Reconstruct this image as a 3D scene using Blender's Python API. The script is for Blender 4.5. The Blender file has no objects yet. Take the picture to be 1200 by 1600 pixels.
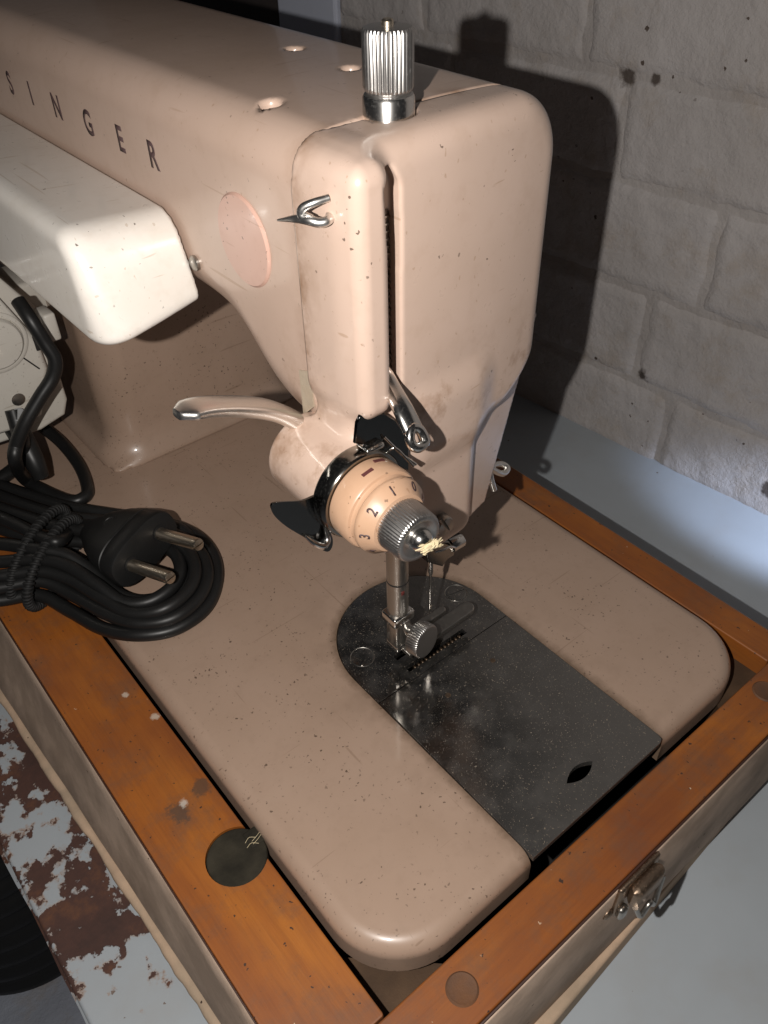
import bpy, bmesh, math, random
import numpy as np
from mathutils import Vector, Matrix, noise as mnoise

random.seed(7)
MM = 0.001                                   # everything below is written in millimetres
scene = bpy.context.scene
COL = scene.collection

# ------------------------------------------------------------------ camera
FPX = 1295.945
CAM_R = np.array([[0.7718545775959831, -0.6355083954087422, -0.019224734305896496],
                  [-0.4255042782455296, -0.49385479697761947, -0.7583228525482701],
                  [0.47242631196714413, 0.5934951717303186, -0.651595626822282]])
CAM_C = np.array([-49.8196, -67.2981, 238.7809])
cam_data = bpy.data.cameras.new("camera")
cam = bpy.data.objects.new("camera", cam_data)
COL.objects.link(cam)
cam_data.sensor_fit = 'VERTICAL'
cam_data.sensor_height = 24.0
cam_data.lens = FPX / 1600.0 * 24.0
cam_data.clip_start = 0.005
cam_data.clip_end = 50.0
_m = Matrix.Identity(4)
for i in range(3):
    _m[i][0] = CAM_R[0][i]
    _m[i][1] = -CAM_R[1][i]
    _m[i][2] = -CAM_R[2][i]
    _m[i][3] = CAM_C[i] * MM
cam.matrix_world = _m
scene.camera = cam

# ------------------------------------------------------------------ world and lamps
world = bpy.data.worlds.new("World")
scene.world = world
world.use_nodes = True
bg = world.node_tree.nodes["Background"]
bg.inputs[0].default_value = (0.95, 0.95, 1.0, 1)
bg.inputs[1].default_value = 0.018

def light_at(name, kind, loc, energy, color, size):
    d = bpy.data.lights.new(name, kind)
    d.energy = energy
    d.color = color
    d.shadow_soft_size = size
    o = bpy.data.objects.new(name, d)
    o.location = Vector(loc) * MM
    COL.objects.link(o)
    return o, d

# the phone's flash sits a little to the left of its lens
FLASH = CAM_C + np.array([-32.0, 2.0, 0.0]) @ CAM_R
flash, flash_d = light_at("flash_lamp", 'POINT', FLASH, 3.35, (1.0, 0.955, 0.905), 0.0016)
# weak cool spot, added out of view, for the patch on table and wall
spot, spot_d = light_at("cool_lamp", 'SPOT', (298, -70, 40), 2.3, (0.62, 0.74, 1.0), 0.012)
spot_d.spot_size = math.radians(27)
spot_d.spot_blend = 0.55
_dir = Vector((326, 64, -66)) - Vector((298, -70, 40))
spot.rotation_euler = _dir.to_track_quat('-Z', 'Y').to_euler()

scene.view_settings.view_transform = 'Standard'
scene.view_settings.look = 'None'
scene.view_settings.exposure = 0.0
scene.view_settings.gamma = 1.0
scene.view_settings.use_curve_mapping = False
scene.render.engine = 'CYCLES'
scene.cycles.max_bounces = 6

# ------------------------------------------------------------------ small helpers
def at(px, py, axis, val):
    """point of the place seen at photograph pixel (px,py) and lying on the plane axis=val"""
    d = np.array([(px - 600) / FPX, (py - 800) / FPX, 1.0]) @ CAM_R
    t = (val - CAM_C[axis]) / d[axis]
    return CAM_C + t * d

def empty(name, loc=(0, 0, 0)):
    o = bpy.data.objects.new(name, None)
    o.empty_display_size = 0.01
    COL.objects.link(o)
    return o

def tag(o, label=None, cat=None, group=None, kind=None):
    if label: o["label"] = label
    if cat: o["category"] = cat
    if group: o["group"] = group
    if kind: o["kind"] = kind
    return o

def mesh_obj(name, verts, faces, mat, parent=None, smooth=True, angle=40):
    me = bpy.data.meshes.new(name)
    v = np.asarray(verts, dtype=float) * MM
    me.from_pydata(v.tolist(), [], faces if isinstance(faces, list) else faces.tolist())
    me.update()
    return obj_from_mesh(name, me, mat, parent, smooth, angle)

def obj_from_mesh(name, me, mat, parent=None, smooth=True, angle=40):
    bm = bmesh.new(); bm.from_mesh(me)
    bmesh.ops.recalc_face_normals(bm, faces=bm.faces)
    bm.to_mesh(me); bm.free()
    if smooth:
        me.shade_smooth()
        if angle: me.set_sharp_from_angle(angle=math.radians(angle))
    me.materials.clear()
    me.materials.append(mat)
    o = bpy.data.objects.new(name, me)
    COL.objects.link(o)
    if parent is not None: o.parent = parent
    return o

def rings(name, rs, mat, parent=None, caps=True, closed=False, angle=40, smooth=True):
    """skin a list of rings that have the same number of points"""
    n = len(rs[0]); V = np.concatenate([np.asarray(r, float) for r in rs]); F = []
    m = len(rs)
    for i in range(m if closed else m - 1):
        a, b = i * n, ((i + 1) % m) * n
        for j in range(n):
            k = (j + 1) % n
            F.append([a + j, a + k, b + k, b + j])
    if caps and not closed:
        F.append(list(range(n))[::-1]); F.append(list(range((m - 1) * n, m * n)))
    return mesh_obj(name, V, F, mat, parent, smooth, angle)

def frame(d):
    d = np.asarray(d, float); d = d / np.linalg.norm(d)
    a = np.array([0, 0, 1.0]) if abs(d[2]) < 0.9 else np.array([1.0, 0, 0])
    u = np.cross(a, d); u /= np.linalg.norm(u)
    return u, np.cross(d, u), d

def lathe(name, prof, origin, axis, mat, parent=None, n=48, knurl=None, angle=40, ref=None):
    """profile of (radius, height) turned round an axis; knurl=(i0,i1,count,depth) ribs rings i0..i1"""
    u, v, d = frame(axis)
    if ref is not None:
        u = np.asarray(ref, float); u = u - d * (u @ d); u /= np.linalg.norm(u); v = np.cross(d, u)
    if knurl: n = knurl[2] * 4
    R_ = []
    th = np.arange(n) * 2 * np.pi / n
    for i, (r, h) in enumerate(prof):
        rr = np.full(n, float(r))
        if knurl and knurl[0] <= i <= knurl[1]:
            rr = rr - knurl[3] * np.array([0, 0.35, 1, 0.35])[np.arange(n) % 4]
        R_.append(np.asarray(origin) + d * h + rr[:, None] * (np.cos(th)[:, None] * u + np.sin(th)[:, None] * v))
    return rings(name, R_, mat, parent, angle=angle)

def catmull(P, per=8, closed=False):
    P = np.asarray(P, float); n = len(P); out = []
    for i in range(n if closed else n - 1):
        if closed: p0, p1, p2, p3 = P[(i - 1) % n], P[i], P[(i + 1) % n], P[(i + 2) % n]
        else:
            p1, p2 = P[i], P[i + 1]
            p0 = P[i - 1] if i > 0 else 2 * p1 - p2
            p3 = P[i + 2] if i + 2 < n else 2 * p2 - p1
        for k in range(per):
            t = k / per
            out.append(0.5 * (2 * p1 + (p2 - p0) * t + (2 * p0 - 5 * p1 + 4 * p2 - p3) * t * t + (3 * p1 - p0 - 3 * p2 + p3) * t ** 3))
    if not closed: out.append(P[-1])
    return np.array(out)

def sweep(P, rad, n=12, closed=False, flat=1.0):
    P = np.asarray(P, float); m = len(P)
    T = np.roll(P, -1, 0) - np.roll(P, 1, 0)
    if not closed: T[0] = P[1] - P[0]; T[-1] = P[-1] - P[-2]
    T /= np.linalg.norm(T, axis=1)[:, None]
    u, v, _ = frame(T[0]); R_ = []
    th = np.arange(n) * 2 * np.pi / n
    rad = np.broadcast_to(np.asarray(rad, float), (m,))
    for i in range(m):
        u = u - T[i] * (u @ T[i]); u /= np.linalg.norm(u); v = np.cross(T[i], u)
        R_.append(P[i] + rad[i] * (np.cos(th)[:, None] * u + flat * np.sin(th)[:, None] * v))
    return R_

def tube(name, P, rad, mat, parent=None, n=12, per=8, closed=False, flat=1.0):
    Q = catmull(P, per, closed)
    if not np.isscalar(rad):
        rad = np.interp(np.linspace(0, 1, len(Q)), np.linspace(0, 1, len(rad)), rad)
    return rings(name, sweep(Q, rad, n, closed, flat), mat, parent, closed=closed, angle=60)

def rbox(name, lo, hi, mat, parent=None, bev=1.0, seg=2, rot=None, smooth=True):
    lo = np.array(lo, float); hi = np.array(hi, float); c = (lo + hi) / 2
    bm = bmesh.new(); bmesh.ops.create_cube(bm, size=1.0)
    for v in bm.verts: v.co = Vector(np.array(v.co) * (hi - lo))
    if bev: bmesh.ops.bevel(bm, geom=bm.edges[:], offset=bev, segments=seg, affect='EDGES', profile=0.5)
    if rot is not None: bmesh.ops.rotate(bm, verts=bm.verts, matrix=rot)
    for v in bm.verts: v.co = (v.co + Vector(c)) * MM
    me = bpy.data.meshes.new(name); bm.to_mesh(me); bm.free()
    return obj_from_mesh(name, me, mat, parent, smooth, 50)

def slab(name, outline, z0, z1, mat, parent=None, bev=0.4, seg=3, tf=None, angle=50):
    """prism with a rounded top rim from a convex-ish outline (list of xy)"""
    O = np.array(outline, float)
    nrm = outline_normals(O); R_ = []
    def ring(inset, z):
        q = O - nrm * inset; return np.c_[q, np.full(len(q), z)]
    R_.append(ring(0, z0)); R_.append(ring(0, z1 - bev))
    for k in range(1, seg + 1):
        a = k / seg * math.pi / 2
        R_.append(ring(bev * (1 - math.cos(a)), z1 - bev + bev * math.sin(a)))
    if tf is not None: R_ = [tf(r) for r in R_]
    o = rings(name, R_, mat, parent, angle=angle)
    return o if name == 'cut' else wn(o)

def outline_normals(O):
    t = np.roll(O, -1, 0) - np.roll(O, 1, 0)
    e1 = O - np.roll(O, 1, 0); e2 = np.roll(O, -1, 0) - O
    e1 /= np.linalg.norm(e1, axis=1)[:, None] + 1e-9; e2 /= np.linalg.norm(e2, axis=1)[:, None] + 1e-9
    n1 = np.c_[e1[:, 1], -e1[:, 0]]; n2 = np.c_[e2[:, 1], -e2[:, 0]]
    n = n1 + n2; n /= np.linalg.norm(n, axis=1)[:, None] + 1e-9
    return n / np.maximum(0.5, (n * n1).sum(1))[:, None]

def rrect(x0, x1, y0, y1, r, seg=8):
    out = []
    for cx, cy, a0 in ((x1 - r, y0 + r, -90), (x1 - r, y1 - r, 0), (x0 + r, y1 - r, 90), (x0 + r, y0 + r, 180)):
        for k in range(seg + 1):
            a = math.radians(a0 + 90 * k / seg); out.append((cx + r * math.cos(a), cy + r * math.sin(a)))
    return out

def difference(o, cutters, keep_cutters=False):
    """cut meshes out of o for good"""
    o.modifiers.clear()
    for c in cutters:
        m = o.modifiers.new("cut", 'BOOLEAN'); m.operation = 'DIFFERENCE'; m.object = c; m.solver = 'EXACT'
    dg = bpy.context.evaluated_depsgraph_get()
    me = bpy.data.meshes.new_from_object(o.evaluated_get(dg))
    o.modifiers.clear(); old = o.data; o.data = me
    mats = [s for s in old.materials]
    me.materials.clear(); me.materials.append(mats[0])
    for c in cutters:
        bpy.data.objects.remove(c, do_unlink=True)
    me.shade_smooth(); me.set_sharp_from_angle(angle=math.radians(32))
    return wn(o)

def wn(o):
    m = o.modifiers.new("weighted_normal", 'WEIGHTED_NORMAL'); m.keep_sharp = True
    return o

# -------- smooth castings: a distance field turned into a mesh (surface nets)
def sd_box(X, Y, Z, lo, hi, r):
    lo = np.array(lo, float); hi = np.array(hi, float); c = (lo + hi) / 2; h = (hi - lo) / 2 - r
    qx = np.abs(X - c[0]) - h[0]; qy = np.abs(Y - c[1]) - h[1]; qz = np.abs(Z - c[2]) - h[2]
    return np.sqrt(np.maximum(qx, 0) ** 2 + np.maximum(qy, 0) ** 2 + np.maximum(qz, 0) ** 2) + np.minimum(np.maximum(qx, np.maximum(qy, qz)), 0) - r

def sd_rect(A, B, lo, hi, r):
    c = ((lo[0] + hi[0]) / 2, (lo[1] + hi[1]) / 2); h = ((hi[0] - lo[0]) / 2 - r, (hi[1] - lo[1]) / 2 - r)
    qa = np.abs(A - c[0]) - h[0]; qb = np.abs(B - c[1]) - h[1]
    return np.sqrt(np.maximum(qa, 0) ** 2 + np.maximum(qb, 0) ** 2) + np.minimum(np.maximum(qa, qb), 0) - r

def sd_cyl(A, B, H, c, rad, h0, h1, r=0.0):
    d = np.sqrt((A - c[0]) ** 2 + (B - c[1]) ** 2) - rad + r
    e = np.abs(H - (h0 + h1) / 2) - (h1 - h0) / 2 + r
    return np.sqrt(np.maximum(d, 0) ** 2 + np.maximum(e, 0) ** 2) + np.minimum(np.maximum(d, e), 0) - r

def s_union(a, b, k):
    h = np.clip(0.5 + 0.5 * (b - a) / k, 0, 1); return b + (a - b) * h - k * h * (1 - h)
def s_sub(a, b, k): return -s_union(-a, b, k)
def s_int(a, b, k): return -s_union(-a, -b, k)

def sdf_obj(name, fn, lo, hi, h, mat, parent=None):
    ax = [np.arange(lo[i], hi[i] + h, h, dtype=np.float32) for i in range(3)]
    X, Y, Z = np.meshgrid(*ax, indexing='ij', sparse=True)
    D = np.broadcast_to(fn(X, Y, Z), [len(a) for a in ax]).astype(np.float32)
    S = D < 0
    nx, ny, nz = D.shape
    cnt = np.zeros((nx - 1, ny - 1, nz - 1), np.float32); P = np.zeros((nx - 1, ny - 1, nz - 1, 3), np.float32)
    def sl(a, o): return slice(o, a - 1 + o)
    for axis in range(3):
        others = [i for i in range(3) if i != axis]
        for o1 in (0, 1):
            for o2 in (0, 1):
                off0 = [0, 0, 0]; off0[others[0]] = o1; off0[others[1]] = o2
                off1 = list(off0); off1[axis] = 1
                a = D[sl(nx, off0[0]), sl(ny, off0[1]), sl(nz, off0[2])]; b = D[sl(nx, off1[0]), sl(ny, off1[1]), sl(nz, off1[2])]
                m = (a < 0) != (b < 0)
                idx = np.nonzero(m); av = a[idx]; t = av / (av - b[idx])
                cnt[idx] += 1
                for i in range(3):
                    P[idx + (np.full(len(t), i),)] += (t if i == axis else off0[i])
    active = cnt > 0
    ids = -np.ones(active.shape, np.int64); ids[active] = np.arange(active.sum())
    I = np.argwhere(active)
    V = P[active] / cnt[active][:, None]
    V = (I + V) * h + np.array([a[0] for a in ax])
    # pull the vertices onto the surface
    for _ in range(2):
        x, y, z = V[:, 0], V[:, 1], V[:, 2]; e = 0.25 * h
        d = fn(x, y, z)
        g = np.stack([fn(x + e, y, z) - fn(x - e, y, z), fn(x, y + e, z) - fn(x, y - e, z), fn(x, y, z + e) - fn(x, y, z - e)], 1) / (2 * e)
        L = (g * g).sum(1); st = np.clip(d / np.maximum(L, 0.2), -0.5 * h, 0.5 * h)
        V = V - g * st[:, None]
    F = []
    for axis in range(3):
        a1, a2 = [(1, 2), (2, 0), (0, 1)][axis]
        s0 = [slice(1, n - 1) for n in D.shape]; s1 = [slice(1, n - 1) for n in D.shape]
        s0[axis] = slice(0, D.shape[axis] - 1); s1[axis] = slice(1, D.shape[axis])
        A = S[tuple(s0)]; B = S[tuple(s1)]
        for m, flip in ((A & ~B, False), (~A & B, True)):
            q = np.argwhere(m)
            if not len(q): continue
            for i in range(3):
                if i != axis: q[:, i] += 1
            def cid(d1, d2):
                c = q.copy(); c[:, a1] -= d1; c[:, a2] -= d2; return ids[c[:, 0], c[:, 1], c[:, 2]]
            f = np.stack([cid(1, 1), cid(0, 1), cid(0, 0), cid(1, 0)], 1)
            if flip: f = f[:, ::-1]
            F.append(f)
    F = np.concatenate(F); F = F[(F >= 0).all(1)]
    me = bpy.data.meshes.new(name)
    me.vertices.add(len(V)); me.vertices.foreach_set("co", (V * MM).astype(np.float32).ravel())
    me.loops.add(F.size); me.loops.foreach_set("vertex_index", F.ravel().astype(np.int32))
    me.polygons.add(len(F)); me.polygons.foreach_set("loop_start", (np.arange(len(F)) * 4).astype(np.int32))
    me.update(calc_edges=True); me.validate()
    me.shade_smooth(); me.materials.append(mat)
    o = bpy.data.objects.new(name, me); COL.objects.link(o)
    if parent is not None: o.parent = parent
    return o

def text_obj(name, s, size, mat4, mat, parent=None, depth=0.05, sx=1.0):
    cu = bpy.data.curves.new(name, 'FONT'); cu.body = s; cu.size = 1.0; cu.extrude = 0.0; cu.offset = 0.022; cu.resolution_u = 6
    cu.align_x = 'CENTER'; cu.align_y = 'CENTER'
    t = bpy.data.objects.new(name, cu); COL.objects.link(t)
    dg = bpy.context.evaluated_depsgraph_get(); me = bpy.data.meshes.new_from_object(t.evaluated_get(dg))
    bpy.data.objects.remove(t, do_unlink=True)
    bm = bmesh.new(); bm.from_mesh(me)
    r = bmesh.ops.extrude_face_region(bm, geom=bm.faces[:])
    for v in [g for g in r['geom'] if isinstance(g, bmesh.types.BMVert)]: v.co.z += depth / size
    for v in bm.verts: v.co = (mat4 @ Vector((v.co.x * size * sx, v.co.y * size, v.co.z * size))) * MM
    bm.to_mesh(me); bm.free()
    return obj_from_mesh(name, me, mat, parent, smooth=False)

def basis(o, x, y, z):
    m = Matrix.Identity(4)
    for i in range(3): m[i][0], m[i][1], m[i][2], m[i][3] = x[i], y[i], z[i], o[i]
    return m

# ------------------------------------------------------------------ materials
class NT:
    def __init__(self, name):
        self.m = bpy.data.materials.new(name); self.m.use_nodes = True
        self.t = self.m.node_tree; self.b = self.t.nodes["Principled BSDF"]
        self.tc = self.t.nodes.new("ShaderNodeTexCoord")
    def n(self, k, **kw):
        x = self.t.nodes.new(k)
        for a, b in kw.items(): setattr(x, a, b)
        return x
    def link(self, a, b): self.t.links.new(a, b)
    def coords(self, scale=(1, 1, 1)):
        mp = self.n("ShaderNodeMapping"); self.link(self.tc.outputs["Object"], mp.inputs[0]); mp.inputs["Scale"].default_value = scale
        return mp.outputs[0]
    def noise(self, scale, detail=4, rough=0.6, vec=None, dist=0.0):
        x = self.n("ShaderNodeTexNoise"); x.inputs["Scale"].default_value = scale; x.inputs["Detail"].default_value = detail
        x.inputs["Roughness"].default_value = rough; x.inputs["Distortion"].default_value = dist
        self.link(vec if vec is not None else self.tc.outputs["Object"], x.inputs["Vector"]); return x.outputs["Fac"]
    def voro(self, scale, vec=None):
        x = self.n("ShaderNodeTexVoronoi"); x.inputs["Scale"].default_value = scale
        self.link(vec if vec is not None else self.tc.outputs["Object"], x.inputs["Vector"]); return x
    def ramp(self, fac, stops):
        x = self.n("ShaderNodeValToRGB"); e = x.color_ramp.elements
        e[0].position, e[0].color = stops[0][0], _c(stops[0][1]); e[1].position, e[1].color = stops[-1][0], _c(stops[-1][1])
        for p, c in stops[1:-1]:
            q = e.new(p); q.color = _c(c)
        self.link(fac, x.inputs[0]); return x.outputs[0]
    def mix(self, fac, a, b, mode='MIX'):
        x = self.n("ShaderNodeMix", data_type='RGBA', blend_type=mode)
        for i, v in ((0, fac), (6, a), (7, b)):
            if isinstance(v, (int, float)): x.inputs[i].default_value = v if i == 0 else _c(v)
            elif isinstance(v, tuple): x.inputs[i].default_value = _c(v)
            else: self.link(v, x.inputs[i])
        return x.outputs[2]
    def math(self, op, a, b=0.0, clamp=False):
        x = self.n("ShaderNodeMath", operation=op, use_clamp=clamp)
        for i, v in ((0, a), (1, b)):
            if isinstance(v, (int, float)): x.inputs[i].default_value = v
            else: self.link(v, x.inputs[i])
        return x.outputs[0]
    def sep(self):
        x = self.n("ShaderNodeSeparateXYZ"); self.link(self.tc.outputs["Object"], x.inputs[0]); return x.outputs
    def bump(self, h, strength=0.2, dist=0.001):
        x = self.n("ShaderNodeBump"); x.inputs["Strength"].default_value = strength; x.inputs["Distance"].default_value = dist
        self.link(h, x.inputs["Height"]); self.link(x.outputs[0], self.b.inputs["Normal"]); return x
    def set(self, **kw):
        for k, v in kw.items():
            i = self.b.inputs[k.replace("_", " ")]
            if isinstance(v, (int, float)): i.default_value = v
            elif isinstance(v, tuple): i.default_value = _c(v)
            else: self.link(v, i)
        return self.m

def _c(v):
    if isinstance(v, (int, float)): return (v, v, v, 1)
    return tuple(v) + (1,) if len(v) == 3 else v

def specks(t, scale, thr, soft=0.04, gate=0.55):
    """mask of scattered small dark crumbs, ragged rather than round"""
    if not hasattr(t, "wob"):
        nz = t.n("ShaderNodeTexNoise"); nz.inputs["Scale"].default_value = 900; nz.inputs["Detail"].default_value = 1
        t.link(t.tc.outputs["Object"], nz.inputs["Vector"])
        ma = t.n("ShaderNodeVectorMath", operation='MULTIPLY_ADD'); t.link(nz.outputs["Color"], ma.inputs[0])
        ma.inputs[1].default_value = (0.0016, 0.0016, 0.0016); t.link(t.tc.outputs["Object"], ma.inputs[2]); t.wob = ma.outputs[0]
    v = t.voro(scale, t.wob); r = t.n("ShaderNodeSeparateColor"); t.link(v.outputs["Color"], r.inputs[0])
    sz = t.math('MULTIPLY', t.math('ADD', r.outputs[1], 0.25), thr)
    d = t.math('LESS_THAN', v.outputs["Distance"], sz)
    g = t.math('GREATER_THAN', r.outputs[0], gate)
    return t.math('MULTIPLY', d, g)

def enamel(name, base, dirt, speck=0.5, rough=0.33, stain=None):
    t = NT(name)
    n1 = t.noise(28, 2, 0.6); n2 = t.noise(160, 3, 0.65)
    c = t.mix(t.ramp(n1, [(0.35, 0.0), (0.7, 1.0)]), base, tuple(b * d for b, d in zip(base, (0.93, 0.92, 0.90))))
    c = t.mix(t.math('MULTIPLY', t.ramp(n2, [(0.52, 0.0), (0.78, 1.0)]), 0.16), c, dirt)
    s = t.math('ADD', specks(t, 420, 0.15, gate=1 - 0.16 * speck), specks(t, 120, 0.06, gate=1 - 0.12 * speck), clamp=True)
    clump = t.ramp(t.noise(45, 3, 0.6), [(0.42, 0.15), (0.62, 1.0)])
    s2 = t.math('MULTIPLY', specks(t, 900, 0.28, gate=1 - 0.38 * speck), clump)
    s = t.math('ADD', s, s2, clamp=True)
    c = t.mix(t.math('MULTIPLY', s, 0.8), c, (0.055, 0.035, 0.022))
    for ang, sc_ in ((0.6, (26, 700, 700)), (-0.9, (700, 22, 500))):
        mp = t.n("ShaderNodeMapping"); t.link(t.tc.outputs["Object"], mp.inputs[0]); mp.inputs["Rotation"].default_value = (ang, ang * 0.7, ang); mp.inputs["Scale"].default_value = sc_
        ln = t.ramp(t.noise(1.0, 1, 0.5, mp.outputs[0]), [(0.735, 0.0), (0.76, 1.0)])
        c = t.mix(t.math('MULTIPLY', ln, 0.45), c, dirt)
    if stain:
        c = stain(t, c)
    r = t.math('ADD', t.math('MULTIPLY', n2, 0.22), rough - 0.10)
    t.bump(t.noise(90, 2), 0.08, 0.0004)
    return t.set(Base_Color=c, Roughness=r, Coat_Weight=0.5, Coat_Roughness=0.09)

def stain_cover(t, c):
    x, y, z = t.sep()
    # brown oil seeping along the joint of the cover and round the tension boss
    dy = t.math('ABSOLUTE', t.math('SUBTRACT', y, 0.0845))
    a = t.ramp(dy, [(0.0006, 1.0), (0.0055, 0.0)])
    w = t.ramp(t.noise(70, 4, 0.7), [(0.42, 0.0), (0.66, 1.0)])
    m = t.math('MULTIPLY', a, w)
    c = t.mix(t.math('MULTIPLY', m, 0.75), c, (0.20, 0.10, 0.045))
    dz = t.math('ABSOLUTE', t.math('SUBTRACT', z, 0.113)); b = t.ramp(dz, [(0.002, 1.0), (0.022, 0.0)])
    w2 = t.ramp(t.noise(110, 5, 0.7), [(0.5, 0.0), (0.72, 1.0)])
    return t.mix(t.math('MULTIPLY', t.math('MULTIPLY', b, w2), 0.7), c, (0.22, 0.11, 0.05))

PINK = (0.55, 0.41, 0.335)
M_cover = enamel("beige_pink_enamel", PINK, (0.32, 0.20, 0.12), 0.07, 0.30, stain_cover)
M_arm = enamel("beige_pink_enamel_arm", (0.53, 0.39, 0.315), (0.32, 0.20, 0.12), 0.07, 0.32, stain_cover)
def stain_bed(t, c):
    # brown grime packed along the edge of the plates
    x, y, z = t.sep()
    dx = t.math('SUBTRACT', x, 0.0885); dy = t.math('MAXIMUM', t.math('SUBTRACT', y, 0.086), 0.0)
    d = t.math('SUBTRACT', t.math('SQRT', t.math('ADD', t.math('MULTIPLY', dx, dx), t.math('MULTIPLY', dy, dy))), 0.0316)
    a = t.ramp(t.math('ADD', d, t.math('MULTIPLY', t.math('SUBTRACT', t.noise(220, 4, 0.7), 0.5), 0.005)), [(0.0004, 0.75), (0.0030, 0.0)])
    b = t.math('MULTIPLY', t.ramp(d, [(0.0, 0.3), (0.02, 0.0)]), t.ramp(t.noise(60, 3), [(0.45, 0.0), (0.65, 1.0)]))
    return t.mix(t.math('MAXIMUM', a, b), c, (0.11, 0.07, 0.042))
M_bed = enamel("taupe_enamel", (0.375, 0.265, 0.20), (0.20, 0.13, 0.085), 0.75, 0.36, stain_bed)
M_white = enamel("yellowed_white_enamel", (0.78, 0.735, 0.68), (0.45, 0.35, 0.25), 0.08, 0.30)
M_motorwhite = enamel("grey_white_plastic", (0.52, 0.49, 0.44), (0.3, 0.26, 0.2), 0.3, 0.45)
M_disc = enamel("rose_disc_plastic", (0.58, 0.37, 0.30), (0.34, 0.19, 0.12), 0.2, 0.38)
M_dial = enamel("cream_dial_plastic", (0.50, 0.315, 0.205), (0.26, 0.12, 0.05), 0.3, 0.34)

def metal(name, col, rough, dust=0.0, dustcol=(0.16, 0.12, 0.08), bumps=0.0):
    t = NT(name)
    n = t.noise(1500, 3, 0.7); n2 = t.noise(60, 3, 0.6)
    r = t.math('ADD', t.math('MULTIPLY', n2, 0.18), rough - 0.06)
    f = t.math('MULTIPLY', t.ramp(n, [(0.54, 0.0), (0.78, 1.0)]), dust)
    c = t.mix(f, col, dustcol)
    met = t.math('SUBTRACT', 1.0, f)
    if bumps: t.bump(n, bumps, 0.0003)
    return t.set(Base_Color=c, Roughness=r, Metallic=met)

M_chrome = metal("chrome", (0.72, 0.70, 0.67), 0.15, 0.10)
M_chrome_old = metal("worn_chrome", (0.74, 0.72, 0.69), 0.30, 0.15)
M_steel = metal("dull_steel", (0.42, 0.40, 0.37), 0.30, 0.3)
M_darkchrome = metal("dark_mirror_chrome", (0.30, 0.29, 0.27), 0.13, 0.07)
M_knurl = metal("knurled_chrome", (0.50, 0.485, 0.47), 0.31, 0.2)
M_black = metal("chrome_dark_reflection", (0.09, 0.09, 0.09), 0.12, 0.05)  # chrome with its dark mirror reflection put into the base colour
M_brass = metal("nickel_pin", (0.60, 0.52, 0.42), 0.3, 0.5)
M_tooth = metal("oily_feed_teeth", (0.14, 0.10, 0.07), 0.42, 0.4)
M_bronze = metal("rusty_catch_metal", (0.30, 0.22, 0.16), 0.36, 0.8, (0.16, 0.085, 0.045), 0.3)

def plate_mat():
    t = NT("dusty_gunmetal")
    fine = t.noise(900, 5, 0.75); big = t.noise(22, 4, 0.6); mid = t.noise(120, 4, 0.65)
    x, y, z = t.sep()
    far = t.ramp(t.math('SUBTRACT', t.math('ADD', y, 0.02), t.math('MULTIPLY', t.math('SUBTRACT', x, 0.088), 0.7)), [(0.0, 1.0), (0.085, 0.12)])          # dust lies thicker towards the free end
    dust = t.math('MULTIPLY', t.ramp(big, [(0.3, 0.45), (0.7, 1.0)]), far)
    dust = t.math('ADD', t.math('MULTIPLY', dust, 0.62), t.math('MULTIPLY', t.ramp(mid, [(0.45, 0.0), (0.8, 1.0)]), 0.25), clamp=True)
    sp = t.math('ADD', specks(t, 2400, 0.32, gate=0.74), specks(t, 900, 0.10, gate=0.92), clamp=True)
    col = t.mix(dust, (0.22, 0.21, 0.20), (0.052, 0.045, 0.038))
    col = t.mix(t.math('MULTIPLY', sp, t.math('ADD', t.math('MULTIPLY', big, 0.9), 0.1, clamp=True)), col, (0.27, 0.21, 0.145))
    fd = t.math('ADD', dust, sp, clamp=True)
    r = t.math('ADD', t.math('MULTIPLY', dust, 0.4), 0.075)
    t.bump(fine, 0.05, 0.0002)
    return t.set(Base_Color=col, Metallic=t.math('SUBTRACT', 1.0, t.math('MULTIPLY', fd, 0.85)), Roughness=r)
M_plate = plate_mat()

def black_rubber(name, col=0.018, rough=0.42):
    t = NT(name); n = t.noise(120, 4, 0.6)
    c = t.mix(t.math('MULTIPLY', t.ramp(t.noise(700, 4, 0.7), [(0.58, 0.0), (0.85, 1.0)]), 0.15), col, (0.06, 0.052, 0.045))
    t.bump(t.noise(500, 3), 0.06, 0.0003)
    return t.set(Base_Color=c, Roughness=t.math('ADD', t.math('MULTIPLY', n, 0.25), rough - 0.12), Specular_IOR_Level=0.4)
M_cable = black_rubber("black_vinyl_cable", 0.010, 0.42)
M_plug = black_rubber("black_rubber_plug", 0.009, 0.46)
M_elastic = black_rubber("black_elastic", 0.010, 0.7)
M_pot = black_rubber("black_ribbed_plastic", 0.012, 0.5)
M_ink = NT("dark_print").set(Base_Color=(0.075, 0.045, 0.045), Roughness=0.5)
M_ink_red = NT("maroon_print").set(Base_Color=(0.10, 0.03, 0.03), Roughness=0.5)
M_void = NT("cavity_shade_black").set(Base_Color=(0.012, 0.010, 0.009), Roughness=0.9)  # near-black: shade painted into cavities and gaps, also the bar ring mark
M_lint = NT("pale_lint")
M_lint = M_lint.set(Base_Color=(0.62, 0.52, 0.33), Roughness=0.9)
M_redmark = NT("red_paint_mark").set(Base_Color=(0.12, 0.022, 0.018), Roughness=0.5)

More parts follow.
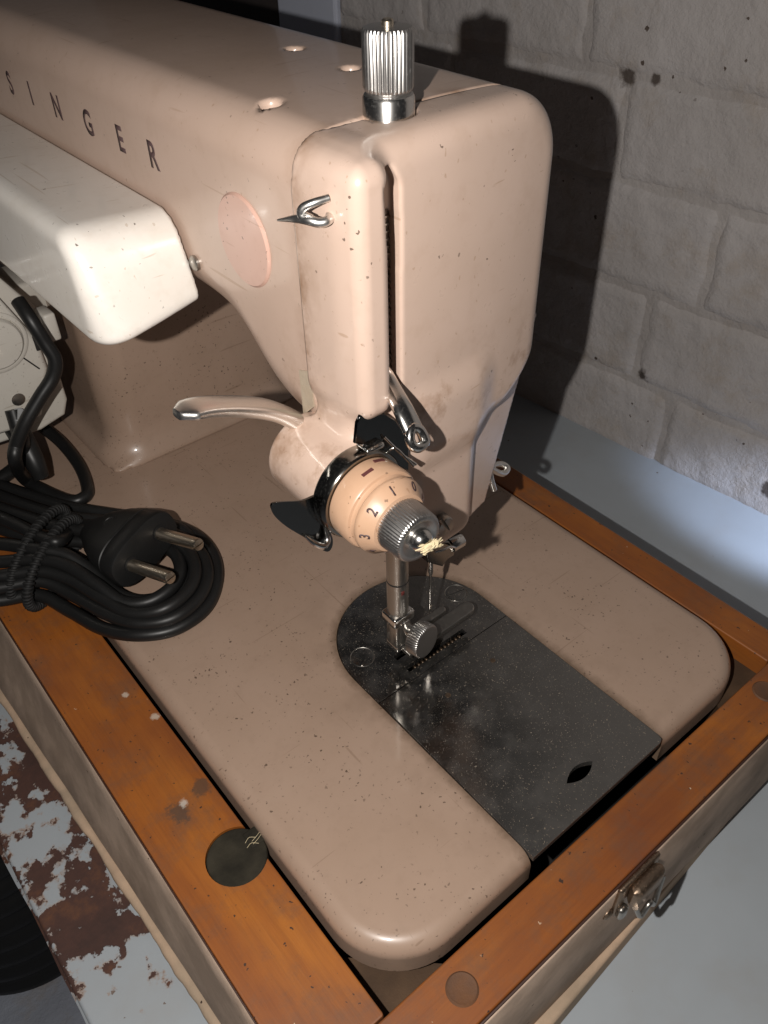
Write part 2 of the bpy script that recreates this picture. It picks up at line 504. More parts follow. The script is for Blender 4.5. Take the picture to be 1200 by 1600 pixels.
def wood(name, along, dull=0.0):
    t = NT(name)
    sc = {'x': (9, 70, 70), 'y': (70, 9, 70)}[along]
    v = t.coords(sc)
    g = t.noise(1.0, 6, 0.65, v, 0.6); w = t.noise(16, 4, 0.6); fine = t.noise(1.0, 3, 0.7, t.coords({'x': (40, 900, 900), 'y': (900, 40, 900)}[along]))
    c = t.ramp(g, [(0.25, (0.23, 0.066, 0.011)), (0.5, (0.32, 0.10, 0.014)), (0.75, (0.40, 0.14, 0.02))])
    c = t.mix(t.ramp(w, [(0.35, 0.0), (0.72, 0.85)]), c, (0.15, 0.042, 0.013))
    c = t.mix(t.math('MULTIPLY', t.ramp(fine, [(0.45, 0.0), (0.70, 1.0)]), 0.22), c, (0.10, 0.030, 0.010))
    patch = t.math('MULTIPLY', t.ramp(t.noise(48, 6, 0.75), [(0.48, 0.0), (0.70, 1.0)]), 0.6 + dull)
    c = t.mix(patch, c, (0.12, 0.065, 0.04))
    sp = t.math('ADD', specks(t, 260, 0.13, gate=0.9), specks(t, 800, 0.22, gate=0.9), clamp=True)
    c = t.mix(sp, c, (0.05, 0.025, 0.015))
    x, y, z = t.sep()
    for (sx_, sy_, sr_, sc_) in ((-0.016, 0.0844, 0.0042, (0.06, 0.045, 0.035)), (-0.0132, 0.0866, 0.0016, (0.5, 0.44, 0.38)), (-0.0056, 0.0881, 0.0034, (0.07, 0.045, 0.03)), (-0.0044, 0.1226, 0.0016, (0.5, 0.42, 0.34)), (-0.0083, 0.1387, 0.0014, (0.5, 0.42, 0.34))):
        d2 = t.math('SQRT', t.math('ADD', t.math('POWER', t.math('SUBTRACT', x, sx_), 2.0), t.math('POWER', t.math('MULTIPLY', t.math('SUBTRACT', y, sy_), 0.8), 2.0)))
        mk = t.ramp(t.math('ADD', t.math('DIVIDE', d2, sr_), t.math('MULTIPLY', t.math('SUBTRACT', t.noise(420, 4, 0.7), 0.5), 2.4)), [(0.45, 0.75), (0.95, 0.0)]) if along == 'y' else 0.0
        c = t.mix(mk, c, sc_)
    lt = t.math('MULTIPLY', specks(t, 420, 0.14, gate=0.955), t.ramp(t.noise(30), [(0.45, 0.0), (0.6, 1.0)]))
    c = t.mix(lt, c, (0.55, 0.40, 0.27))
    t.bump(fine, 0.12, 0.0004)
    return t.set(Base_Color=c, Roughness=t.math('ADD', t.math('MULTIPLY', w, 0.3), 0.34), Coat_Weight=0.12, Coat_Roughness=0.35)
M_wood_y = wood("orange_varnished_wood_along", 'y')
M_wood_x = wood("orange_varnished_wood_across", 'x')
t = NT("dark_wood_edge"); M_edge = t.set(Base_Color=(0.045, 0.018, 0.012), Roughness=0.5)

def cloth(name, a, b, spec=0.12):
    t = NT(name); n = t.noise(40, 5, 0.6); v = t.coords((120, 120, 120))
    f = t.noise(1600, 3, 0.6)
    c = t.mix(t.ramp(n, [(0.4, 0.0), (0.6, 1.0)]), a, b)
    c = t.mix(t.math('MULTIPLY', t.ramp(t.noise(1.0, 4, 0.6, v), [(0.5, 0.0), (0.8, 1.0)]), 0.4), c, tuple(q * 0.55 for q in a))
    c = t.mix(specks(t, 200, 0.1, gate=0.9), c, (0.06, 0.04, 0.03))
    t.bump(t.math('ADD', f, n), 0.25, 0.0005)
    return t.set(Base_Color=c, Roughness=0.7, Specular_IOR_Level=spec)
M_cloth = cloth("grey_brown_case_cloth", (0.60, 0.45, 0.345), (0.42, 0.31, 0.235))
M_cloth2 = cloth("tan_case_cloth", (0.56, 0.40, 0.28), (0.42, 0.32, 0.23))
M_block = cloth("brown_corner_wood", (0.10, 0.06, 0.035), (0.065, 0.04, 0.025))
M_capwood = cloth("rusty_wood_plug", (0.16, 0.07, 0.03), (0.10, 0.055, 0.035), 0.3)
M_felt = cloth("dark_felt", (0.020, 0.018, 0.014), (0.045, 0.039, 0.028), 0.05)
M_paper = cloth("aged_paper", (0.40, 0.33, 0.25), (0.30, 0.22, 0.15))

def table_mat():
    t = NT("flaking_painted_metal")
    x, y, z = t.sep()
    v = t.coords((1, 0.62, 1))
    n = t.math('ADD', t.math('MULTIPLY', t.noise(30, 7, 0.62, v, 0.25), 0.62), t.math('MULTIPLY', t.noise(110, 5, 0.6), 0.38))
    side = t.ramp(t.math('ADD', x, 0.1), [(0.058, 0.0), (0.094, -1.0 + 1.0)]) if False else None
    gate = t.n("ShaderNodeMapRange"); t.link(x, gate.inputs[0])
    gate.inputs[1].default_value = -0.034; gate.inputs[2].default_value = 0.03; gate.inputs[3].default_value = 0.0; gate.inputs[4].default_value = -0.5
    near = t.n("ShaderNodeMapRange"); t.link(t.math('ADD', y, t.math('MULTIPLY', t.math('SUBTRACT', t.noise(22, 3), 0.5), 0.36)), near.inputs[0])
    near.inputs[1].default_value = 0.02; near.inputs[2].default_value = 0.13; near.inputs[3].default_value = -0.13; near.inputs[4].default_value = 0.0
    val = t.math('ADD', t.math('ADD', n, gate.outputs[0]), near.outputs[0])
    m = t.ramp(val, [(0.498, 0.0), (0.508, 1.0)])
    rust = t.ramp(t.noise(55, 6, 0.7), [(0.3, (0.045, 0.024, 0.020)), (0.55, (0.078, 0.036, 0.027)), (0.78, (0.17, 0.070, 0.030))])
    paint = t.mix(t.ramp(t.noise(14, 4), [(0.35, 0.0), (0.7, 1.0)]), (0.39, 0.425, 0.455), (0.35, 0.38, 0.405))
    blot = t.math('ADD', specks(t, 34, 0.05, gate=0.4), specks(t, 160, 0.09, gate=0.8), clamp=True)
    paint = t.mix(t.math('MULTIPLY', blot, 0.8), paint, (0.13, 0.075, 0.045))
    paint = t.mix(t.math('MULTIPLY', t.ramp(t.noise(30, 5, 0.7), [(0.5, 0.0), (0.8, 1.0)]), 0.3), paint, (0.33, 0.30, 0.27))
    rim = t.ramp(val, [(0.478, 0.0), (0.498, 0.65)])
    paint = t.mix(t.math('MULTIPLY', rim, t.ramp(t.noise(200, 3), [(0.4, 0.0), (0.6, 1.0)])), paint, (0.34, 0.20, 0.12))
    h = t.math('ADD', t.math('MULTIPLY', m, -1.0), t.math('MULTIPLY', t.math('MULTIPLY', t.noise(300, 5, 0.7), m), 0.5))
    t.bump(h, 0.5, 0.0006)
    return t.set(Base_Color=t.mix(m, paint, rust), Roughness=t.math('ADD', t.math('MULTIPLY', m, 0.35), 0.42))
M_table = table_mat()

def wall_mat(name, a, b):
    t = NT(name)
    n = t.noise(18, 3, 0.6); f = t.noise(75, 7, 0.68)
    c = t.mix(t.ramp(n, [(0.35, 0.0), (0.7, 1.0)]), a, b)
    c = t.mix(t.math('MULTIPLY', t.ramp(t.noise(34, 6, 0.7), [(0.52, 0.0), (0.75, 1.0)]), 0.5), c, (0.34, 0.26, 0.18))
    pits = t.math('MULTIPLY', specks(t, 190, 0.16, gate=0.8), t.ramp(t.noise(16, 3), [(0.5, 0.0), (0.62, 1.0)]))
    pits = t.math('ADD', pits, specks(t, 70, 0.07, gate=0.85), clamp=True)
    c = t.mix(pits, c, (0.10, 0.075, 0.06))
    x, y, z = t.sep()
    for (cy, cz, cr) in ((0.205, 0.1325, 0.0050), (0.164, -0.0195, 0.0060), (0.075, -0.056, 0.0060), (0.19, 0.1335, 0.0028)):
        d2 = t.math('SQRT', t.math('ADD', t.math('POWER', t.math('SUBTRACT', y, cy), 2.0), t.math('POWER', t.math('SUBTRACT', z, cz), 2.0)))
        mk = t.ramp(t.math('ADD', t.math('DIVIDE', d2, cr), t.math('MULTIPLY', t.math('SUBTRACT', f, 0.5), 2.6)), [(0.55, 0.9), (1.0, 0.0)])
        c = t.mix(mk, c, (0.055, 0.038, 0.028))
    t.bump(t.math('ADD', t.math('MULTIPLY', n, 0.8), f), 0.75, 0.0032)
    return t.set(Base_Color=c, Roughness=0.75)
M_brick = wall_mat("whitewashed_brick", (0.485, 0.455, 0.445), (0.41, 0.38, 0.365))
M_mortar = wall_mat("whitewashed_mortar", (0.45, 0.42, 0.405), (0.35, 0.32, 0.305))
M_floor = wall_mat("blue_grey_floor", (0.40, 0.43, 0.50), (0.34, 0.36, 0.42))
t = NT("pale_blue_plaster"); n_ = t.noise(25, 4)
M_post = t.set(Base_Color=t.mix(n_, (0.55, 0.58, 0.68), (0.46, 0.49, 0.58)), Roughness=0.7)
t = NT("dark_board"); n_ = t.noise(40, 4)
M_dark = t.set(Base_Color=t.mix(n_, (0.035, 0.03, 0.03), (0.06, 0.045, 0.04)), Roughness=0.7)

# ==================================================================  SETTING
# floor far below the table
mesh_o = mesh_obj("floor", [(-1500, -1500, -350), (1500, -1500, -350), (1500, 1500, -350), (-1500, 1500, -350)], [[0, 1, 2, 3]], M_floor, None, smooth=False)
tag(mesh_o, kind="structure")

# ---- table: sheet-metal top with a folded lip
TZ = -72.0
tb = empty("table")
tag(tb, "pale blue-grey metal table, paint flaked to brown rust along one edge", "table")
top = slab("table_top", rrect(-68, 345, -520, 760, 3, 3), TZ - 3, TZ, M_table, tb, bev=1.6, seg=3)
prof = []
for y in np.linspace(-518, 758, 90):
    w = 1.2 * math.sin(y * 0.045) + 0.7 * math.sin(y * 0.13 + 1)
    prof.append([(-66.5 - 0.25 * w, y, TZ - 1.2), (-69.2 - 0.4 * w, y, TZ - 3.4), (-69.8 - 0.3 * w, y, TZ - 30), (-66.0, y, TZ - 30), (-65.5, y, TZ - 3.2)])
rings("table_lip", prof, M_table, tb)
for (x, y) in ((-50, -500), (-50, 740), (325, -500), (325, 740)):
    rbox("leg", (x - 14, y - 14, -350), (x + 14, y + 14, TZ - 3.2), M_table, tb, 2)

# ---- whitewashed brick wall behind the table
WP = np.array([338.0, 70.0, 0.0]); WT = np.array([-13.0, 165.0, 0.0]); WT /= np.linalg.norm(WT); WN = np.array([-WT[1], WT[0], 0.0])   # WN faces the machine
def wl(s, z, d=0.0): return WP + WT * s + WN * d + np.array([0, 0, z])
wall = empty("brick_wall")
tag(wall, "whitewashed brick wall with rough lumpy joints behind the table", "wall")
WN = -WN if WN[0] > 0 else WN
V = [wl(-320, -430, -1.0), wl(349, -430, -1.0), wl(349, 420, -1.0), wl(-320, 420, -1.0), wl(-320, -430, -40), wl(349, -430, -40), wl(349, 420, -40), wl(-320, 420, -40)]
mesh_obj("mortar", V, [[0, 1, 2, 3], [4, 5, 6, 7], [0, 1, 5, 4], [1, 2, 6, 5], [2, 3, 7, 6], [3, 0, 4, 7]], M_mortar, wall, smooth=False)
def brick(s0, s1, z0, z1, seed):
    nx, nz = 34, 14
    V = []; F = []
    rnd = random.Random(seed); tilt = rnd.uniform(-1, 1) * 0.8; proud = rnd.uniform(0.1, 0.8)
    for j in range(nz + 1):
        for i in range(nx + 1):
            a, b = i / nx, j / nz
            s = s0 + (s1 - s0) * a; z = z0 + (z1 - z0) * b
            ea = min(a, 1 - a) * (s1 - s0); eb = min(b, 1 - b) * (z1 - z0)
            e = min(ea, eb)
            w = mnoise.noise(Vector((s * 0.03, z * 0.03, seed * 1.7))) ; w2 = mnoise.noise(Vector((s * 0.11, z * 0.11, seed * 0.9)))
            d = proud + tilt * (a - 0.5) + 0.9 * w + 0.7 * w2 + 0.5 * mnoise.noise(Vector((s * 0.3, z * 0.3, seed)))
            d = d if e >= 2.6 else d * e / 2.6 - 0.7 * (1 - e / 2.6)
            if e <= 0: d = -2.2
            js = 2.2 * mnoise.noise(Vector((z * 0.07, s * 0.04, seed))) + 1.0 * mnoise.noise(Vector((z * 0.2, s * 0.2, seed))); jz = 2.4 * mnoise.noise(Vector((s * 0.035, z * 0.04, seed + 31.0))) + 1.3 * mnoise.noise(Vector((s * 0.15, z * 0.15, seed + 3.0)))
            V.append(wl(s + js, z + jz, d))
    for j in range(nz):
        for i in range(nx):
            k = j * (nx + 1) + i; F.append([k, k + 1, k + nx + 2, k + nx + 1])
    o = mesh_obj("brick", V, F, M_brick, wall, smooth=True, angle=None)
    return o
zs = [-184, -130, -77, -26, 29, 84, 133, 187, 240, 294, 348]
joints = {-26: [73.9], 29: [100.1], 84: [71.3], 133: [135.1]}
sd_ = 0
for k in range(1, len(zs) - 1):
    z0, z1 = zs[k], zs[k + 1]
    rnd = random.Random(100 + k)
    key = {-77: 74.0, -26: 100.0, 29: 71.0, 84: 135.0, 133: 40.0, 187: 118.0}.get(z0, rnd.uniform(20, 140))
    cuts = [key]
    L = 118.0
    while cuts[-1] < 349: cuts.append(cuts[-1] + L + rnd.uniform(-5, 5))
    while cuts[0] > -300: cuts.insert(0, cuts[0] - L + rnd.uniform(-5, 5))
    cuts[-1] = 349
    if cuts[-1] - cuts[-2] < 25: cuts.pop(-2)
    for a, b in zip(cuts[:-1], cuts[1:]):
        sd_ += 1
        brick(a + 0.5, b - 0.5, z0 + 0.4, z1 - 0.4, sd_)

# pale post and dark board at the far end of the wall
def wallbox(name, s0, s1, z0, z1, d0, d1, mat):
    V = [wl(s, z, d) for d in (d0, d1) for (s, z) in ((s0, z0), (s1, z0), (s1, z1), (s0, z1))]
    o = mesh_obj(name, V, [[0, 1, 2, 3], [4, 5, 6, 7], [0, 1, 5, 4], [1, 2, 6, 5], [2, 3, 7, 6], [3, 0, 4, 7]], mat, None, smooth=False)
    m = o.modifiers.new("bevel", 'BEVEL'); m.width = 0.002; m.segments = 2
    return o
o = wallbox("wall_post", 349.5, 409, -430, 420, -40, 3, M_post)
tag(o, "pale blue plastered post at the far end of the brick wall", "post")
o = wallbox("dark_board", 410, 700, -430, 420, -40, -12, M_dark)
tag(o, "dark board beside the pale post, beyond the machine arm", "board")

# ---- black ribbed tub on the floor beside the table
prof = [(0, 0), (60, 0)]
h = 0.0; r = 66.0
for k in range(12):
    prof += [(r, h + 1.0), (r + 2.6, h + 5), (r + 2.6, h + 10), (r, h + 14), (r - 1.0, h + 16)]
    h += 17; r -= 1.2
prof += [(r - 5, h), (r - 8, h - 4), (r - 8, 30), (0, 30)]
tb_o = lathe("ribbed_tub", prof, (-80, 310, -350), (0, 0, 1), M_pot, None, 72, angle=70)
tag(tb_o, "black ribbed plastic tub on the floor below the rusty table edge", "tub")

# ==================================================================  CARRYING CASE
case = empty("carrying_case")
tag(case, "open wooden case base with orange varnished rails and grey cloth sides", "case")
WZ = -6.0
# rails
rr = slab("rear_rail", rrect(-29.6, -2.4, -2.6, 425, 0.8, 2), WZ - 14, WZ, M_wood_y, case, bev=0.7, seg=2)
er = slab("end_rail", rrect(-29.6, 195.6, -20, -2.9, 0.8, 2), WZ - 14, WZ - 0.15, M_wood_x, case, bev=0.7, seg=2)
fr = slab("front_rail", rrect(181.5, 195.6, -2.6, 425, 0.8, 2), WZ - 14, WZ, M_wood_y, case, bev=0.7, seg=2)
# round recess for the hinge disc
c1 = lathe("cut", [(9.6, -30), (9.6, 5)], (-9.4, 60.3, WZ), (0, 0, 1), M_void, None, 40)
c2 = rbox("cut", (-5, 58.6, WZ - 3), (3, 66.0, WZ + 3), M_void, None, 0)
rr.data.materials.clear(); rr.data.materials.append(M_wood_y)
difference(rr, [c1, c2]); 
disc = lathe("felt_disc", [(9.35, -13.5), (9.35, -0.7), (9.0, -0.35), (4, -0.2), (0.2, -0.3)], (-9.4, 60.3, WZ), (0, 0, 1), M_felt, case, 40)
rbox("hinge_tongue", (-4.5, 59.2, WZ - 2.6), (1.6, 65.2, WZ + 0.1), M_felt, disc, 0.5)
for k in range(4):
    a = random.uniform(0, 6.28); q = np.array([-4.0, 61.5, WZ + 0.2]) + np.array([random.uniform(-2, 3), random.uniform(-1.5, 1.5), 0])
    tube("straw_fibre", [q, q + np.array([1.8, 0.6 * math.sin(a), 0.5]), q + np.array([3.6, 1.2 * math.cos(a), 0.1])], 0.07, M_lint, disc, 5, 4)
# screw plugs on the end rail
for (x, y, r) in ((17.7, -11.2, 4.6), (168.6, -9.6, 4.6)):
    s = lathe("screw_cap", [(r, -3), (r, -0.1), (r - 0.5, 0.35), (r - 1.2, 0.12), (0.1, 0.3)], (x, y, WZ), (0, 0, 1), M_capwood, case, 32)
# sides of the box
def panel(name, lo, hi, mat, bev=1.0): return rbox(name, lo, hi, mat, case, bev)
panel("end_panel", (-30.6, -21.2, -60), (196.6, -18.5, WZ - 1.4), M_cloth, 0.8)
def rear_x(y): return -33.0 - 0.036 * max(0.0, min(y, 260) - 10)
secs_ = []
for y in np.linspace(-18.3, 425, 70):
    xb = rear_x(y) + 0.35 * mnoise.noise(Vector((y * 0.03, 5, 0)))
    secs_.append([(-28.6, y, WZ - 1.2), (-30.0, y, WZ - 1.0), (-30.6, y, WZ - 2.0), (-31.2, y, -20), ((xb * 0.6 - 31.2 * 0.4), y, -42), (xb - 0.4, y, -54), (xb, y, -58), (xb + 1.0, y, -60), (-28.6, y, -60)])
rings("rear_panel", secs_, M_cloth, case, angle=60)
panel("front_panel", (194.4, -18.4, -60), (196.9, 425, WZ - 1.0), M_cloth, 0.8)
panel("edge_strip", (-30.2, -20.75, WZ - 4), (196.2, -20.05, WZ - 0.7), M_edge, 0.2)
panel("edge_strip", (-30.1, -18.4, WZ - 4), (-29.65, 425, WZ - 0.6), M_edge, 0.2)
# bottom board, swung a few degrees out of line
bb = slab("bottom_board", rrect(2, 226, 0, 440, 3, 3), TZ + 0.2, -59.6, M_cloth2, case, bev=1.6, seg=3)
bb.rotation_euler.z = math.radians(3.0)
bb.location = Vector((-26.0, -29.0, 0)) * MM
# frayed cloth edging along the rear foot
pts = []; rad_ = []
for y in np.linspace(-20, 330, 160):
    pts.append((rear_x(y) - 0.6 + 0.9 * mnoise.noise(Vector((0, y * 0.025, 3))), y, -63.5 + 0.8 * mnoise.noise(Vector((y * 0.05, 1, 0))))); rad_.append(2.3 + 0.9 * mnoise.noise(Vector((y * 0.05, 7, 1))) + 0.3 * mnoise.noise(Vector((y * 0.23, 2, 1))))
tube("frayed_edging", pts, rad_, M_cloth2, case, 10, 2, flat=0.8)
# corner blocks inside, floor of the well
mesh_obj("corner_block", [(-2.4, -2.8, -21), (26, -2.8, -21), (-2.4, 24, -21), (-2.4, -2.8, -40), (26, -2.8, -40), (-2.4, 24, -40)],
         [[0, 1, 2], [3, 5, 4], [0, 3, 4, 1], [1, 4, 5, 2], [2, 5, 3, 0]], M_block, case, smooth=False)
mesh_obj("corner_block", [(181.4, -2.8, -15), (155, -2.8, -15), (181.4, 28, -15), (181.4, -2.8, -40), (155, -2.8, -40), (181.4, 28, -40)],
         [[0, 2, 1], [3, 4, 5], [0, 1, 4, 3], [1, 2, 5, 4], [2, 0, 3, 5]], M_block, case, smooth=False)
panel("well_floor", (-28, -18, -59), (194, 425, -56), M_void, 0)  # near-black floor paints in the shade seen through the plate openings
# catch on the end panel
ct = rbox("catch", (71, -22.8, -22), (90, -21.0, WZ + 1.0), M_bronze, case, 0.8)
rbox("hook_body", (74, -27.0, -15), (88, -22.6, -5.0), M_bronze, ct, 2.2, 3)
tube("wire_loop", [(74.5, -26.5, -13), (76.5, -28, -18.5), (80, -28, -15), (83.5, -28, -19.5), (88, -26, -11)], 0.9, M_steel, ct, 8, 6)
rbox("lug", (71, -25, -21), (75, -22.5, -15), M_steel, ct, 1.2)
for x in (69.6, 91.4):
    lathe("rivet", [(2.2, -1), (2.2, 0.3), (1.5, 1.0), (0.1, 1.3)], (x, -21.2, -19), (0, -1, 0), M_bronze, ct, 16)

# ==================================================================  SEWING MACHINE
sm = empty("sewing_machine")
tag(sm, "beige-pink enamelled sewing machine with chrome fittings set in its wooden case", "sewing machine")

# ---- bed with a recess for the plates
bed = slab("bed", rrect(0, 178, 0, 400, 24, 14), -13, 0, M_bed, sm, bev=5.5, seg=8)
PX0, PX1, PYS, PCY, PR = 56.9, 120.1, 72.3, 86.0, 31.6
def plate_outline(y0, grow=0.0):
    out = [(PX0 - grow, y0), (PX1 + grow, y0)]
    for k in range(33):
        a = math.pi * k / 32; out.append((88.5 + (PR + grow) * math.cos(a), PCY + (PR + grow) * math.sin(a)))
    return out
cut = slab("cut", plate_outline(-5, 0.25), -20, 6, M_void, None, bev=0.01, seg=1)
cut.data.materials.clear(); cut.data.materials.append(M_bed)
difference(bed, [cut])
# needle plate and slide plate
def np_outline():
    return [(PX0, PYS + 0.12), (PX1, PYS + 0.12)] + plate_outline(0)[2:]
npl = slab("needle_plate", np_outline(), -2.0, 0.25, M_plate, sm, bev=0.25, seg=2)
cuts = []
for (x0, x1, y0, y1) in ((74, 102.5, 75.7, 78.3), (74, 84, 82.6, 85.0), (91.5, 100, 82.6, 85.0)):
    cuts.append(rbox("cut", (x0, y0, -4), (x1, y1, 4), M_void, None, 0))
cuts.append(lathe("cut", [(1.1, -5), (1.1, 5)], (88, 80.6, 0), (0, 0, 1), M_void, None, 16))
difference(npl, cuts)
for k in range(13):
    x = 77 + k * 1.85
    rbox("feed_tooth", (x, 76.2, -3), (x + 1.1, 77.8, -0.6), M_tooth, npl, 0.25, 1)
for (x, y, a) in ((65.2, 92.1, 40), (113.4, 93.4, -12)):
    sc = lathe("plate_screw", [(4.1, -1.5), (4.1, 0.32), (3.8, 0.42), (0.1, 0.42)], (x, y, 0), (0, 0, 1), M_plate, npl, 32)
    ca, sa = math.cos(math.radians(a)), math.sin(math.radians(a))
    cb = rbox("cut", (x - 5, y - 0.3, 0.0), (x + 5, y + 0.3, 2), M_void, None, 0, rot=Matrix.Rotation(math.radians(a), 3, 'Z'))
    difference(sc, [cb])
    # bright worn ring round the screw
    lathe("screw_rim", [(4.15, 0.2), (4.45, 0.42), (4.6, 0.2)], (x, y, 0), (0, 0, 1), M_steel, sc, 32)
spl = slab("slide_plate", [(PX0, -0.3), (PX1 - 2.2, -0.3), (PX1 - 0.5, 0.4), (PX1, 2.0), (PX1, PYS - 0.12), (PX0, PYS - 0.12)], -2.0, 0.3, M_plate, sm, bev=0.3, seg=2)
leaf = []
for k in range(13):
    a = -1 + 2 * k / 12; leaf.append((89.2 + 6.3 * a, 9.7 + 2.3 * (1 - a * a)))
for k in range(1, 12):
    a = 1 - 2 * k / 12; leaf.append((89.2 + 6.3 * a, 9.7 - 2.3 * (1 - a * a)))
cl = slab("cut", leaf[::-1], -4, 3, M_void, None, bev=0.01, seg=1)
difference(spl, [cl])
for (x, y) in ((100.4, 60), (77.5, 59.2)):
    lathe("rivet", [(1.0, -1), (1.0, 0.4), (0.1, 0.45)], (x, y, 0), (0, 0, 1), M_bronze, spl, 16)

# ---- arm and pillar casting
ZT = 187.0
def r_int(a, b, r):
    return np.minimum(np.maximum(a, b), -r) + np.sqrt(np.maximum(a + r, 0) ** 2 + np.maximum(b + r, 0) ** 2)
def f_arm(X, Y, Z):
    crown = 0.0011 * (X - 88) ** 2
    # side view: arm, head that drops towards the cover, pillar with a big fillet
    zb = 128.5 - 21.0 / (1.0 + np.exp((Y - 114.0) / 6.0))
    prof = np.maximum(np.maximum((zb - Z) * 0.75, Z + crown - ZT), np.maximum(60 - Y, Y - 392))
    pil = np.maximum(np.maximum(258 - Y, Y - 392), np.maximum(-40 - Z, Z - 148))
    prof = s_union(prof, pil + 0 * X, 24)
    a = r_int(prof, np.abs(X - 86.6) - 36.6 + 0 * Y, 10.5 + 6.0 * np.clip((X - 84) / 12, 0, 1))
    a = np.maximum(a, 84.5 - Y)
    # round the pillar's upright corners, let its foot flare onto the bed
    for (hx, hy, r) in ((94, 148, 2.5), (91.6, 119.6, 2.5), (60.5, 109.5, 2.7)):
        hz = ZT - 0.0011 * (hx - 88) ** 2
        a = s_sub(a, sd_cyl(X, Y, Z, (hx, hy), r, hz - (2.6 if hx > 80 else 12), 220), 0.6)
    return a
sdf_obj("arm", lambda X, Y, Z: np.maximum(f_arm(X, Y, Z), np.minimum(Y - 200, 126.5 - Z)), (47, 83.2, 104), (130, 396, 190), 1.1, M_arm, sm)
def f_pillar(X, Y, Z):
    zb = 128.5 + 0 * Y
    under = np.maximum((zb - Z) + 0 * X, 230 - Y)
    pil = np.maximum(258 - Y, Y - 392) + 0 * Z
    prof = s_union(under, pil, 24)
    a = r_int(prof, np.abs(X - 99) - 49 + 0 * Y, 14)
    foot = sd_box(X, Y, Z, (45, 253.5, -30), (153, 397, 0.8), 2.0)
    a = s_union(a, foot, 16)
    return np.maximum(a, np.maximum(-0.4 - Z, Z - 126.0))
sdf_obj("pillar", f_pillar, (42, 232, -2), (156, 398, 128), 1.3, M_bed, sm)
lathe("medallion", [(11.75, -0.5), (11.75, 0.5), (11.2, 1.0), (8, 1.05), (0.1, 1.05)], (50.3, 111.3, 155.8), (-1, 0, 0), M_disc, sm, 56)

# ---- face cover over the head
def f_cover(X, Y, Z):
    crown = 0.0011 * (X - 88) ** 2
    up = r_int(np.maximum(Z + crown - ZT, 100 - Z), np.abs(X - 86.6) - 36.6, 10.5 + 6.0 * np.clip((X - 84) / 12, 0, 1))
    up = np.maximum(up, Y - 84.2)
    face = 68.5 + 0.0015 * np.maximum(X - 62, 0) ** 2 - Y
    up = s_int(up, face, 7)
    # the front of the head narrows below z=112
    low = sd_box(X, Y - 0.0015 * np.maximum(X - 62, 0) ** 2, Z, (66.5, 68.6, 59), (98.0, 104, 122), 6.5)
    low = np.maximum(low, Y - 84.2)
    cutf = ((X - 97.5) * 0.62 + (103.0 - Z) * 0.78 - 10.0) * -1.0
    cutf = s_int(cutf, 97.0 - X, 8)
    up = s_sub(up, cutf + 0 * Y, 6)
    up = s_sub(up, sd_rect(X, Z, (20, 40), (57, 112), 4) + 0 * Y, 4)
    a = s_union(up, low, 7)
    # the body behind the lower plate slopes away to the front
    wed = np.maximum(np.maximum((73.5 + (X - 97) * 0.26 - Y) * 0.95, (X - 104.5 - (Z - 55) * 0.40) * 0.92), np.maximum(62 - Z, Z - 120))
    wed = np.maximum(wed, np.maximum(90 - X, Y - 84.2))
    a = np.minimum(a, s_int(wed, (Y - 84.2) + 0 * X, 1.0))
    # rounded column beside the slot
    col = r_int(sd_rect(X, Y, (49.5, 63.5), (58.6, 110), 3.2), np.abs(Z - 154.5) - 30, 4.0)
    col = np.maximum(col, Y - 84.2)
    a = s_union(a, col, 5.5)
    # slot for the take-up lever, wider and shallower at its head
    slot = sd_box(X, Y, Z, (58.0, 40, 118), (65.0, 79, 171), 1.0)
    a = s_sub(a, slot, 0.8)
    fun = Y - 72.0 + 0 * X
    pg = [(58.0, 158), (65.0, 158), (65.0, 177.5), (62.6, 181.6), (59.4, 181.6), (55.2, 177.6), (57.4, 169)]
    for k in range(len(pg)):
        (xa, za), (xb, zb) = pg[k], pg[(k + 1) % len(pg)]
        L = math.hypot(xb - xa, zb - za); fun = s_int(fun, ((X - xa) * (zb - za) - (Z - za) * (xb - xa)) / L, 0.6)
    a = s_sub(a, fun, 0.7)
    # tension boss and its neck
    boss = sd_cyl(X, Z, Y, (47.6, 104.6), 11.6, 66.8, 90, 1.2)
    boss = s_union(boss, sd_box(X, Y, Z, (53, 71, 92), (70, 84, 126), 5), 6)
    a = s_union(a, boss, 5)
    # holes: presser-bar knob and set screw of the boss
    a = s_sub(a, sd_cyl(X, Y, Z, (74, 83), 6.2, 175, 230), 0.6)
    a = s_sub(a, sd_cyl(Y + 0.35 * (X - 36), Z, X, (77, 97.5), 2.6, 20, 38.5), 0.5)
    return a
sdf_obj("face_cover", f_cover, (31, 60, 55), (130, 92, 190), 0.7, M_cover, sm)
# ribbed rack seen in the slot
rk = rbox("slot_rack", (62.3, 72.6, 118), (65.2, 76.5, 171.0), M_steel, sm, 0.2)
for k in range(30):
    rbox("rib", (62.2, 72.1, 119 + k * 1.72), (65.0, 72.6, 119.8 + k * 1.72), M_steel, rk, 0.15, 1)
rbox("slot_back", (56, 79, 116), (66, 80, 184), M_void, sm, 0)
# label scrap near the lever
q = [at(px, py, 0, 49.75) for px, py in ((467, 578), (486, 581), (490, 636), (474, 648))]
q += [p_ + np.array([0.5, 0, 0]) for p_ in q]
mesh_obj("paper_scrap", q, [[0, 1, 2, 3], [4, 5, 6, 7], [0, 1, 5, 4], [1, 2, 6, 5], [2, 3, 7, 6], [3, 0, 4, 7]], M_paper, sm, smooth=False)

